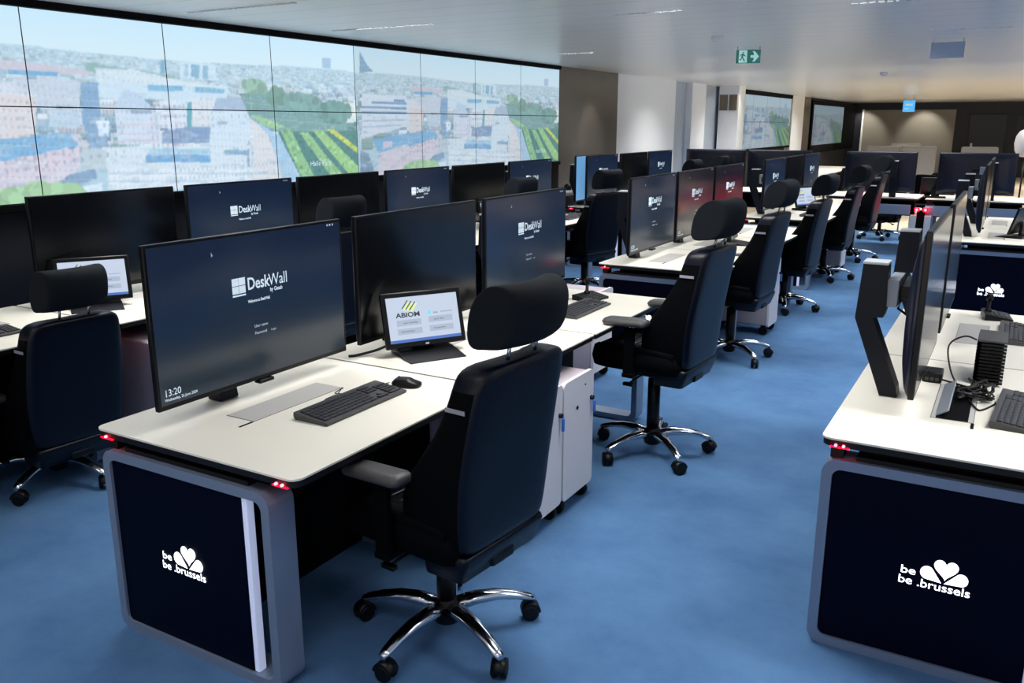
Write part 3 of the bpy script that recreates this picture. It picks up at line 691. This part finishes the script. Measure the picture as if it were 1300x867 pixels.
# ================================================================== chairs
def make_chair(key):
    t = thing('office_chair', '', 'chair')       # faces +x, gas column at the origin
    dz = key[1]
    mb = MB(); mb.lathe([(.03, .05), (.045, .06), (.05, .12), (.036, .14), (.03, .15)], n=20); mb.build('hub', 'plastic', t)
    mb = MB(); mb.lathe([(.034, .14), (.034, .33+dz), (.02, .332+dz), (.02, .37+dz)] if dz > -.1 else [(.028, .14), (.028, .38+dz)], n=16); mb.build('gas_column', 'plastic', t)
    rot0 = key[0]
    for k in range(5):
        a = R(rot0 + 72*k); ca, sa = math.cos(a), math.sin(a)
        rings = []
        for i, (r, z, wd, th) in enumerate(((.03, .11, .034, .034), (.10, .124, .031, .031), (.18, .122, .027, .026), (.25, .108, .024, .021), (.305, .09, .021, .018), (.326, .082, .014, .012))):
            pr = []
            for q in range(10):
                b = 2*PI*q/10; l = wd*math.cos(b); zz = z + th*.75*math.sin(b)
                pr.append((r*ca - l*sa, r*sa + l*ca, zz))
            rings.append(pr)
        mb = MB(); mb.loft(rings); leg = mb.build('base_leg', 'chrome', t)
        mb = MB(); cx, cy = .315*ca, .315*sa; b2 = a + R(60 + 37*k)
        dx, dy = math.cos(b2), math.sin(b2)
        for sd in (-1, 1):
            ring1 = [];
            for hh in (.006, .012, .022, .026):
                rr = .031 if hh in (.012, .022) else .024
                ring1.append([(cx + dy*sd*hh + dx*rr*math.cos(2*PI*q/16) + dx*.008, cy - dx*sd*hh + dy*rr*math.cos(2*PI*q/16) + dy*.008, .031 + rr*math.sin(2*PI*q/16)) for q in range(16)])
            mb.loft(ring1)
        mb.tube([(cx, cy, .04), (cx, cy, .075)], .008, 8)
        hood = []
        for hh in (-.024, .024): hood.append([(cx + dy*hh + dx*.035*math.cos(PI*q/10)+dx*.006, cy - dx*hh + dy*.035*math.cos(PI*q/10)+dy*.006, .034+.035*math.sin(PI*q/10)) for q in range(11)])
        mb.loft(hood)
        mb.build('caster', 'plastic', leg)
    # mechanism under the seat, with levers
    mb = MB(); mb.box(-.16, .14, -.09, .09, .355, .415, .015); mb.box(-.25, -.1, -.06, .06, .36, .40, .01); me_ = mb.build('tilt_mechanism', 'plastic', t)
    for (y0, x0) in ((-.1, .05), (-.1, -.05), (.1, .02)):
        sg = 1 if y0 > 0 else -1
        mb = MB(); mb.tube([(x0, y0*.7, .375), (x0+.01, y0+sg*.08, .365), (x0+.02, y0+sg*.13, .35)], [.006, .006, .006], 6); mb.box(x0-.005, x0+.05, y0+sg*.13-.012, y0+sg*.13+.012, .34, .358, .004); mb.build('lever', 'plastic', me_)
    # seat
    rings = []
    for z, e in ((.415, .0), (.425, .02), (.47, .028), (.51, .02), (.525, .0)):
        rings.append([(a, b, z + (.012 if abs(b) > .17 and z > .5 else 0)) for a, b in rrect(-.22-e, .25+e, -.215-e, .215+e, .07, 6)])
    mb = MB(); mb.loft(rings)
    for sg in (-1, 1):   # raised side bolsters
        mb.loft([[(x, sg*(.205+.035*math.cos(q*PI/5)), z0_+.028*math.sin(q*PI/5)) for q in range(10)] for x, z0_ in ((-.2, .52), (-.1, .53), (.1, .53), (.22, .515))])
    seat = mb.build('seat', 'leather_shaded_black', t)
    mb = MB()
    for k in range(6): mb.box(-.15+k*.055, -.108+k*.055, -.165, .165, .522, .535, .006)
    mb.build('seat_ribs', 'leather', seat)
    # backrest: lofted shell with side wings that flare forward lower down
    LV = [(.445, -.262, -.20, -.10, .20), (.47, -.266, -.17, -.05, .22), (.56, -.272, -.17, .0, .236), (.66, -.280, -.18, -.03, .242), (.75, -.292, -.195, -.095, .242), (.84, -.308, -.21, -.155, .238),
          (.92, -.322, -.23, -.195, .233), (1.0, -.338, -.245, -.218, .226), (1.035, -.346, -.248, -.226, .216), (1.055, -.348, -.255, -.24, .195), (1.065, -.34, -.27, -.26, .155)]
    rings = []
    for z, bf, cf, wf, w_ in LV:
        th = abs(wf-bf); r_ = min(.03, th*.35)
        half = [(bf, w_*.0), (bf, w_*.45), (bf+.002, w_*.8), (bf+.008, w_*.93), (bf+.025, w_-.002), (bf+.05 if th > .1 else bf+th*.5, w_), ((bf+wf)/2, w_), (wf-.02, w_), (wf-.004, w_-.012), (wf, w_-.028), (wf-.006, w_-.05), ((cf+wf)/2, w_-.075), (cf+.004, w_-.1), (cf, w_*.4), (cf, 0)]
        loop = half + [(f, -l) for f, l in reversed(half[1:-1])]
        rings.append([(f, l, z) for f, l in loop])
    mb = MB(); mb.loft(rings)
    n_ = len(rings[0]); mb.bm.faces.ensure_lookup_table()
    br = mb.build('backrest', ['leather_shaded_black', 'leather'], t)
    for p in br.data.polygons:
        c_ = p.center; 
        if p.normal.x < -.45 or (c_.z > .99 and p.normal.z > -.2): p.material_index = 1  # one leather; sheen on back and top, shade on sides put into colour
    md = br.modifiers.new('smooth', 'SUBSURF'); md.levels = 1; md.render_levels = 1
    for sg in (-1, 1):
        mb = MB(); mb.box(-.286, -.214, min(sg*.236, sg*.2385), max(sg*.236, sg*.2385), .929, .942); o = mb.build('side_badge', 'tag_grey', br); o['label'] = 'small silver badge strip on the side wing'
        o.rotation_euler = (0, 0, 0)
    # lower tail of the backrest
    rings = []
    for z, bf, ff, w_ in ((.355, -.21, -.10, .18), (.36, -.235, -.08, .20), (.44, -.262, -.08, .215), (.455, -.26, -.09, .21)):
        rings.append([(a, b, z) for a, b in rrect(bf, ff, -w_, w_, .02, 4)])
    mb = MB(); mb.loft(rings); mb.build('lumbar_cover', 'leather', t)
    # headrest: fat curved pad on two chrome posts
    rings = []; US = [-1, -.985, -.94, -.8, -.5, -.2, .2, .5, .8, .94, .985, 1]; NY = len(US)
    for i in range(NY):
        u = US[i]; y = .143*u; e = (1-abs(u)**4)**.5 if abs(u) < 1 else 0
        e = (.80, .93, .985, 1, 1, 1, 1, 1, 1, .985, .93, .80)[i]
        fo = .055*u*u
        pr = []
        for q in range(30):
            a = 2*PI*q/30; ca, sa = math.cos(a), math.sin(a)
            x = .085*math.copysign(abs(ca)**.8, ca); z = .096*math.copysign(abs(sa)**.75, sa)
            if ca > 0: z -= .03*ca
            pr.append((-.338 + x*e + fo*.6 - .015*(z/.108), y, 1.2 + z*(.8+.2*e)))
        rings.append(pr)
    mb = MB(); mb.loft(rings); hd = mb.build('headrest', 'fabric', t)
    for y in (-.07, .07):
        mb = MB(); mb.tube([(-.31, y, 1.03), (-.33, y, 1.14)], .006, 8); mb.build('headrest_post', 'chrome_soft', hd)
    # armrests
    for sg in (-1, 1):
        rings = []
        for z, e in ((.662, -.014), (.668, 0), (.682, .004), (.694, -.004), (.701, -.02)):
            rings.append([(a*1.0, sg*.265+b, z+(.006 if a < 0 else 0)) for a, b in rrect(-.07-e, .165+e, -.046-e, .046+e, .025, 6)])
        mb = MB(); mb.loft(rings); pd = mb.build('armrest', 'plastic_grey', t); pd['label'] = 'dark grey soft arm pad'
        mb = MB(); mb.box(.0, .055, sg*.265-.014, sg*.265+.014, .42, .655, .006); mb.box(-.0, .06, min(sg*.15, sg*.28), max(sg*.15, sg*.28), .395, .42, .006); mb.build('arm_support', 'leather_shaded_black', pd)
    if dz:
        for o in kids(t):
            if not o.name.startswith(('hub', 'gas_column', 'base_leg')): o.location.z += dz
    return t
chairs = Pool(make_chair)
CH = [(-1.535, 2.205, 174, 48, 'nearest high-back black chair with headrest, at the first logo desk'),
      (-1.54, 4.19, 176, 28, 'second black aisle chair, right of the pale pedestals'),
      (-1.74, 6.33, 177, 34, 'third black aisle chair, beside the log-in monitor with grey reflection'),
      (-1.81, 8.37, 176, -2, 'fourth black aisle chair with slim profile in front of the lit far tablet'),
      (-1.81, 10.32, 178, 8, 'fifth black aisle chair, left of the dark monitor back'),
      (-1.78, 12.0, 178, 8, 'sixth black aisle chair with reddish sheen at the far cross-row'),
      (-4.0, 2.36, 177, 6, 'black chair with headrest cut by the left frame edge'),
      (-3.98, 4.25, 172, 28, 'black chair hidden behind the nearest big monitor, headrest showing'),
      (-3.98, 6.55, 174, 34, 'black chair in the rear row whose grey headrest shows above the second screen'),
      (-3.85, 8.2, 160, 48, 'black chair turned at the rear row end before the grey wall'),
      (-3.95, 11.0, 176, 8, 'far black chair headrest in front of the white wall'),
      (-4.0, 13.0-.6, 176, 28, 'far black chair headrest just left of the white column'),
      (-1.75, 14.45, 250, -2, 'black chair behind the far cross-row desk with its star base showing')]
DZ = [0, .09, .06, 0, 0, .05, -.19, 0, 0, 0, 0, 0, -.1]
for (x, y, rz, br, lb), dz in zip(CH, DZ):
    # star base turned in world terms
    k = round((br - rz) % 72)
    chairs.put((k, dz), lb, (x, y, 0), R(rz), 'high-back office chairs')
# ================================================================== small things on the desks
DT = .7502
def make_keyboard(key):
    t = thing('keyboard', '', 'keyboard')     # long side along y, user at +x
    mb = MB(); mb.prism([(-.072, .0), (.072, .0), (.075, .010), (-.066, .026), (-.078, .026), (-.08, .012)], -.22, .22, 'Y'); mb.build('case', 'plastic_grey', t)
    mb = MB()
    def keyrow(x, y0, y1, n):
        for k in range(n):
            a = y0+(y1-y0)*k/n; zt = .010+(.066-x)/.132*.016
            mb.box(x-.0085, x+.0085, a+.001, a+(y1-y0)/n-.001, zt, zt+.006, .0015, 1)
    for r, x in enumerate((-.05, -.03, -.011, .008, .027, .046)):
        keyrow(x, -.21, .075, 14 if r < 5 else 8)
        if r in (0, 1, 2, 5): keyrow(x, .085, .14, 3)
        if r: keyrow(x, .15, .212, 4)
    keyrow(.027, .104, .122, 1)
    mb.build('keys', 'key_grey', t)
    return t
kbs = Pool(make_keyboard)
KB = [(-1.972, 2.27, 'wired black keyboard in front of the nearest big monitor', 0), (-1.96, 4.16, 'black keyboard beside the small desk microphone', 0), (-4.17, 2.12, 'dark keyboard at the left frame edge behind the left chair', 0),
      (-1.93, 10.0, 'keyboard on the far block beside the lit far tablet', 0), (.115, 3.36, 'black keyboard at right edge of the foreground desk', -4), (.1, 4.68, 'black keyboard on second right desk behind the finned box', 0),
      (-4.1, 9.0-.6, 'keyboard at the rear row end near red lights', 0)]
for x, y, lb, a in KB: kbs.put(0, lb, (x, y, DT), R(a), 'keyboards')
# mouse
mo = thing('computer_mouse', 'black computer mouse beside the nearest keyboard', 'mouse', (-1.95, 2.56, DT), R(15))
rings = []
for z, e in ((0, .0), (.004, .003), (.014, .003), (.024, -.006), (.031, -.016), (.034, -.028)):
    rings.append([(a*1.0, b, z) for a, b in rrect(-.056-e, .056+e-(.02 if z > .02 else 0), -.032-e*.8, .032+e*.8, min(.03, .031+e*.8-.001), 6)])
mb = MB(); mb.loft(rings); bd = mb.build('mouse_body', 'plastic', mo)
mb = MB(); mb.lathe([(.007, -.003), (.007, .003)], (-.03, 0, .03), 'Y', 12); mb.build('scroll_wheel', 'plastic_grey', mo)
def cable(name, pts, r, lb, grp='desk cables', m='cable'):
    P = [Vector(p) for p in pts]; out = []
    for i in range(len(P)-1):
        p0 = P[max(i-1, 0)]; p1 = P[i]; p2 = P[i+1]; p3 = P[min(i+2, len(P)-1)]
        for k in range(6):
            u = k/6; out.append(.5*((2*p1)+(-p0+p2)*u+(2*p0-5*p1+4*p2-p3)*u*u+(-p0+3*p1-3*p2+p3)*u**3))
    out.append(P[-1]); mb = MB(); mb.tube(out, r, 6); return tag(mb.build(name, m), lb, 'cable', grp)
cable('keyboard_cable', [(-2.045, 2.25, DT+.015), (-2.08, 2.24, DT+.012), (-2.085, 2.30, DT+.012), (-2.10, 2.33, DT+.004), (-2.14, 2.40, DT+.003)], .0018, 'thin keyboard cable leading to the hatch of the nearest desk')
cable('mouse_cable', [(-2.01, 2.53, DT+.012), (-2.06, 2.45, DT+.003), (-2.09, 2.36, DT+.003), (-2.12, 2.34, DT+.004), (-2.14, 2.41, DT+.003)], .0018, 'thin mouse cable crossing above the nearest keyboard')
# touch screens
def make_tablet(key):
    t = thing('touch_screen', '', 'touch screen')       # faces +x, leans back
    mb = MB(); mb.prism([(-.11, 0), (.12, 0), (.12, .004), (-.02, .022), (-.11, .022)], -.13, .13, 'Y'); mb.build('stand_foot', 'plastic', t)
    mb = MB(); mb.box(-.075, -.045, -.05, .05, .02, .13, .006); mb.build('stand_neck', 'plastic', t)
    th = R(-16)
    h = bpy.data.objects.new('h', None); bpy.data.objects.remove(h)
    def T(o): o.rotation_euler = (0, th, 0); o.location = (.0, 0, .04)
    mb = MB(); mb.box(-.02, .0, -.19, .19, .0, .245, .006); c = mb.build('display_case', 'bezel', t); T(c)
    if key == 'lit':
        mb = MB(); mb.box(0, .001, -.168, .168, .024, .222); s = mb.build('screen', 'scr_white', c)
        f = lambda a, b: (.0016, a, b)
        mb = MB(); flat(mb, [(-.168, .024), (.168, .024), (.168, .037), (-.168, .037)], f); mb.build('task_bar', 'scr_blue', s)
        mb = MB()
        for (y0, z0_) in ((-.13, .096), (.02, .1), (-.13, .058), (.02, .06)): flat(mb, [(y0, z0_), (y0+.115, z0_), (y0+.115, z0_+.026), (y0, z0_+.026)], f)
        mb.build('menu_buttons', 'scr_button', s)
        f2 = lambda a, b: (.0022, a, b)
        mb = MB(); put_text(mb, 'ABIOM', .028, lambda a, b: f2(-.13+a, .134+b), .0009, sx=1.3)
        for k in range(3): a0 = -.10+k*.017; flat(mb, [(a0, .172-k*.004), (a0+.004, .17-k*.004), (a0+.034, .205-k*.004), (a0+.030, .207-k*.004)], f2)
        put_text(mb, 'hello', .012, lambda a, b: f2(.045+a, .138+b)); put_text(mb, 'communications', .009, lambda a, b: f2(.08+a, .14+b))
        for (y0, z0_, tx) in ((-.1, .105, 'start recording'), (.045, .109, 'quick view'), (-.115, .068, 'administration'), (.04, .07, 'management')): put_text(mb, tx, .011, lambda a, b: f2(y0+a, z0_+b))
        mb.build('screen_lettering', 'scr_text', s)
        mb = MB()
        for k in range(3): a0 = -.094+k*.017; flat(mb, [(a0, .165-k*.004), (a0+.006, .163-k*.004), (a0+.034, .196-k*.004), (a0+.028, .198-k*.004)], f2)
        mb.build('stripe_logo', 'scr_lime', s)
        mb = MB(); flat(mb, [(.02, .142), (.028, .135), (.036, .142), (.03, .155)], f2); mb.build('drop_logo', 'scr_teal', s)
    else:
        mb = MB(); mb.box(0, .001, -.168, .168, .024, .222); s = mb.build('screen', 'off_screen', c)
    mb = MB(); mb.box(0, .002, -.008, .008, .006, .014); mb.build('power_key', 'cap_grey', c)
    return t
tabs = Pool(make_tablet)
TB = [('lit', -2.155, 2.99, -31, 'small lit touch screen with striped logo on the second desk'), ('lit', -4.31, 2.88, -31, 'small lit touch screen behind the left chair headrest'),
      ('lit', -4.3, 7.15, -10, 'small lit screen glimpsed between the second and third big monitors'), 
      ('lit', -2.1, 10.6, -25, 'small lit touch screen on the far block by the fourth chair'), ('off', -2.0, 7.25, 8, 'dark tilted touch screen seen from its side, behind the second aisle chair headrest'),
       ('off', .05, 8.95, 160, 'dark touch screen seen from behind on the far right-hand desk'),
      ('off', -.95, 13.35, 100, 'dark small screen back between the two far dark monitors')]
for k, x, y, a, lb in TB: tabs.put(k, lb, (x, y, DT), R(a), 'small touch screens')
cable('touch_screen_cable', [(-2.33, 2.93, DT+.03), (-2.36, 2.87, DT+.015), (-2.4, 2.80, DT+.006), (-2.42, 2.77, DT+.006)], .006, 'thick black cable left of the lit touch screen')
cable('handset_cord', [(-2.1, 3.33, DT+.004), (-2.12, 3.37, DT+.02), (-2.15, 3.42, DT+.01), (-2.11, 3.45, DT+.004), (-2.06, 3.4, DT+.004)], .004, 'looped black cord left of the nearest headrest')
cr = thing('card_reader', 'small black leaning card reader showing above the nearest headrest', 'card reader', (-2.14, 3.84, DT), R(-40))
mb = MB(); mb.prism([(-.05, 0), (.05, 0), (.05, .008), (-.05, .012)], -.04, .04, 'Y'); mb.build('foot', 'plastic', cr)
mb = MB(); mb.prism([(-.01, .01), (.004, .01), (-.034, .12), (-.046, .118)], -.035, .035, 'Y'); mb.build('reader_plate', 'plastic', cr)
# desk microphones
def make_mic(key):
    t = thing('desk_microphone', '', 'microphone')
    mb = MB(); mb.prism([(-.06, 0), (.07, 0), (.07, .012), (-.05, .032), (-.06, .03)], -.09, .09, 'Y'); b = mb.build('console', 'plastic', t)
    mb = MB()
    for i in range(3):
        for j in range(4): mb.box(-.01+i*.024, .006+i*.024, -.06+j*.03, -.042+j*.03, .016-i*.004, .028-i*.004, .002, 1)
    mb.build('push_buttons', 'key_grey', b)
    mb = MB(); mb.lathe([(.02, .028), (.018, .036), (.009, .045), (.009, .085)], (-.035, .02, 0), 'Z', 12); mb.build('stem', 'plastic', t)
    mb = MB(); mb.lathe([(.009, .083), (.017, .09), (.019, .105), (.013, .12), (.004, .124)], (-.035, .02, 0), 'Z', 12); mb.build('microphone_head', 'plastic', t)
    return t
mics = Pool(make_mic)
mics.put(0, 'small desk microphone behind the keyboard of the third desk', (-2.06, 4.47, DT), R(-12), 'desk microphones')
mics.put(0, 'small desk microphone on the second right-hand desk below the glowing logo', (-.005, 5.08, DT), R(8), 'desk microphones')
# things on the right foreground desk
mc = thing('mini_computer', 'black finned mini computer standing on the right foreground desk', 'computer', (0, 3.78, DT))
mb = MB(); mb.box(-.04, .04, -.085, .085, .002, .172, .004); b = mb.build('body', 'plastic', mc)
mb = MB()
for k in range(12): mb.box(-.05, .05, -.1, -.083, .01+k*.0135, .018+k*.0135); mb.box(-.052, -.038, -.1, .1, .01+k*.0135, .018+k*.0135)
mb.build('cooling_fins', 'plastic', mc)
mb = MB(); mb.box(-.05, .05, -.1, .1, .172, .18, .002); mb.build('top_plate', 'plastic_grey', mc)
pa = thing('power_adapter', 'small black power adapter standing beside the edge-on monitor', 'power adapter', (-.19, 3.67, DT))
mb = MB(); mb.box(-.035, .035, -.05, .05, 0, .042, .006); b = mb.build('housing', 'plastic', pa)
mb = MB()
for k in range(3): mb.box(-.024+k*.018, -.012+k*.018, -.0515, -.049, .01, .022, .001, 1)
mb.build('port', 'plastic_grey', b)
oh = thing('cable_well', 'open black cable well with lifted lid in the right foreground desk', 'cable well', (-.09, 3.39, DT))
mb = MB(); mb.box(-.05, .05, -.22, .22, .0022, .004); mb.build('opening', 'void_black', oh)
mb = MB(); mb.prism([(-.052, .004), (-.046, .004), (-.012, .026), (-.016, .03)], -.2, .22, 'Y'); mb.build('lifted_lid', 'bracket_grey', oh)
rnd = random.Random(4)
for i, lb in enumerate(('tangled black cable arching out of the open well, leftmost', 'tangled black cable looping beside the power adapter', 'black cable winding towards the finned computer', 'black cable heaped in the middle of the tangle', 'thin black cable running to the keyboard at the right edge', 'black cable with plug rising to the finned computer top', 'black cable drooping back into the open well')):
    x, y = -.08+.01*i, 3.5+.015*i
    if i == 4: pts = [(-.05, 3.42, DT+.01), (-.02, 3.33, DT+.005), (.0, 3.34, DT+.004), (.03, 3.42, DT+.004), (.035, 3.45, DT+.004)]
    elif i == 5: pts = [(-.09, 3.56, DT+.01), (-.13, 3.66, DT+.05), (-.15, 3.74, DT+.13), (-.10, 3.76, DT+.17), (-.055, 3.74, DT+.165)]
    else:
        pts = [(x, y, DT+.008)]
        for k in range(7): pts.append((-.10+rnd.random()*.13, 3.38+rnd.random()*.26, DT+.008+rnd.random()*.035))
        pts.append((-.05 if i != 1 else -.16, 3.62, DT+.02))
    cable('power_cable', pts, .0035, lb)
# ================================================================== pedestals
def make_ped(key):
    t = thing('mobile_pedestal', '', 'cabinet')    # door faces +x
    mb = MB(); mb.box(-.5, -.012, -.15, .15, .085, .625, .012); mb.build('body', 'cab_top', t)
    mb = MB(); mb.prism(rrect(-.153, .153, .075, .635, .025), -.012, .006, 'X'); d = mb.build('door', 'white_metal', t)
    mb = MB(); mb.lathe([(.009, .006), (.009, .009)], (0, -.02, .49), 'X', 12); mb.lathe([(.004, .006), (.004, .009)], (0, .06, .58), 'X', 8); mb.build('finger_hole', 'void_black', d)
    mb = MB(); mb.lathe([(.011, .006), (.011, .02)], (0, .125, .5), 'X', 12); l = mb.build('lock', 'plastic', d)
    mb = MB(); mb.box(.018, .03, .118, .132, .43, .49, .003); k = mb.build('key_tag', 'tag_blue', l if False else d); k['label'] = 'blue key tag hanging from the lock'
    for x in (-.46, -.04):
        for y in (-.12, .12):
            mb = MB(); mb.lathe([(.03, -.014), (.037, -.01), (.037, .01), (.03, .014)], (x, y, .038), 'Y', 16); mb.box(x-.02, x+.02, y-.018, y+.018, .06, .086, .004); mb.build('caster', 'plastic', t)
    return t
peds = Pool(make_ped)
for x, y, lb, rz in ((-1.606, 3.062, 'pale pedestal cabinet on casters, the one partly hidden by the nearest chair', 0), (-1.60, 3.372, 'pale pedestal cabinet on casters with blue key tag, right of its twin', 0),
                     (-1.66, 7.32, 'grey-sided pedestal on casters beneath the second aisle chair back', 0), (-1.70, 10.95, 'grey pedestal cabinet under the fourth aisle desk, far along', 0),
                     (-3.76, 2.98, 'pale pedestal with pink glow behind the nearest monitor edge', 0), (-2.35, 5.32, 'low white pedestal in the gap behind the third desk', 0)):
    peds.put(0, lb, (x, y, 0), R(rz), 'mobile pedestals')
# sideboard with open shelves by the grey wall
sb = thing('sideboard', 'white open-shelf sideboard in front of the grey wall', 'sideboard', (-5.05, 10.6, 0))
mb = MB(); mb.box(-.2, .2, -.9, .9, .86, .9, .005); mb.build('top_board', 'white_soft', sb)
for z in (.3, .6):
    mb = MB(); mb.box(-.19, .19, -.86, .86, z, z+.025, .003); mb.build('shelf', 'white_soft', sb)
for y in (-.88, 0, .86):
    mb = MB(); mb.box(-.19, .19, y, y+.02, 0, .86, .003); mb.build('upright', 'white_soft', sb)
for y, lb in ((10.2, 'small black dome camera on the white sideboard, left one'), (10.9, 'small black dome camera on the white sideboard, right one')):
    mb = MB(); mb.lathe([(.05, 0), (.05, .02), (.045, .05), (.03, .075), (.004, .085)], (0, 0, 0)); tag(mb.build('dome_camera', 'plastic', None, (-5.05, y, .9)), lb, 'camera', 'dome cameras')
# ================================================================== meeting area beyond
mt = thing('meeting_table', 'white meeting table in the bright area beyond the desks', 'table', (-3.9, 19.6, 0))
mb = MB(); mb.box(-.55, .55, -2.6, 2.6, .72, .75, .01); mb.build('tabletop', 'laminate', mt)
for x in (-.4, .4):
    for y in (-2.3, 2.3):
        mb = MB(); mb.box(x-.03, x+.03, y-.03, y+.03, 0, .72, .004); mb.build('leg', 'white_metal', mt)
def make_simple_chair(key):
    t = thing('meeting_chair', '', 'chair')
    mb = MB(); mb.prism(rrect(-.22, .22, -.22, .22, .05), .43, .47, 'Z'); mb.build('seat', 'leather_shaded_black', t)
    rings = []
    for z, w_, f in ((.46, .2, -.2), (.7, .22, -.23), (.88, .2, -.26), (.93, .14, -.27)):
        rings.append([(f+.05*(l/.2)**2+s_, l*w_/.2, z) for s_, l in ((0, -.2), (0, -.1), (0, 0), (0, .1), (0, .2), (.03, .2), (.03, .1), (.03, 0), (.03, -.1), (.03, -.2))])
    mb = MB(); mb.loft(rings); mb.build('backrest', 'leather_shaded_black', t)
    for a, b in ((-.19, -.19), (.19, -.19), (.19, .19), (-.19, .19)):
        mb = MB(); mb.tube([(a, b, 0), (a*.95, b*.95, .43)], .012, 8); mb.build('leg', 'chrome_soft', t)
    return t
mch = Pool(make_simple_chair)
words = ['first', 'second', 'third', 'fourth', 'fifth']
for i in range(3): mch.put(0, 'black meeting chair left of the white table, %s counted from the desks' % words[i], (-4.75, 19.0+i*1.0, 0), 0, 'meeting chairs')
for i in range(4): mch.put(0, 'black meeting chair right of the white table, %s counted from the desks' % words[i], (-3.05, 17.6+i*1.15, 0), PI, 'meeting chairs')
def make_arm(key):
    t = thing('lounge_chair', '', 'armchair')
    mb = MB(); mb.box(-.3, .3, -.28, .3, .36, .48, .03); mb.build('seat', 'box_grey', t)
    mb = MB(); mb.box(-.31, .31, -.34, -.26, .34, 1.32, .03); mb.build('backrest', 'box_grey', t)
    for x in (-.24, .24):
        for y in (-.26, .24):
            mb = MB(); mb.tube([(x, y, 0), (x, y, .36)], .015, 8); mb.build('leg', 'chrome_soft', t)
    return t
arms = Pool(make_arm)
for x, y, lb in ((-2.35, 19.0, 'grey high-back lounge chair left behind the far dark monitors'), (-2.3, 22.2, 'small grey lounge chair between the high-back ones'), (-1.72, 19.0, 'grey high-back lounge chair behind the gap of the far monitors'), (-.68, 19.0, 'grey high-back lounge chair right behind the far monitor')):
    arms.put(0, lb, (x, y, 0), R(4), 'grey lounge chairs')
for i, (x, y, lb) in enumerate(((-1.35, 15.6, 'black chair in the gap between the two far dark monitors, left'), (-1.05, 16.3, 'black chair in the gap between the two far dark monitors, right'))):
    mch.put(0, lb, (x, y, 0), R(250+i*30), 'meeting chairs')
fl = thing('floor_lamp', 'white oval lamp shade on a dark pole at the right edge in the distance', 'lamp', (.08, 17.0, 0))
rings = []
for z, r_ in ((1.2, .06), (1.22, .11), (1.3, .16), (1.42, .18), (1.54, .165), (1.62, .12), (1.65, .06)):
    rings.append([(r_*math.cos(2*PI*q/24), r_*math.sin(2*PI*q/24), z) for q in range(24)])
mb = MB(); mb.loft(rings); mb.build('lamp_shade', 'white_metal', fl)
mb = MB(); mb.tube([(0, 0, .02), (0, 0, 1.21)], .015, 10); mb.build('pole', 'plastic', fl)
mb = MB(); mb.lathe([(.16, 0), (.16, .018), (.02, .03)]); mb.build('base', 'plastic', fl)
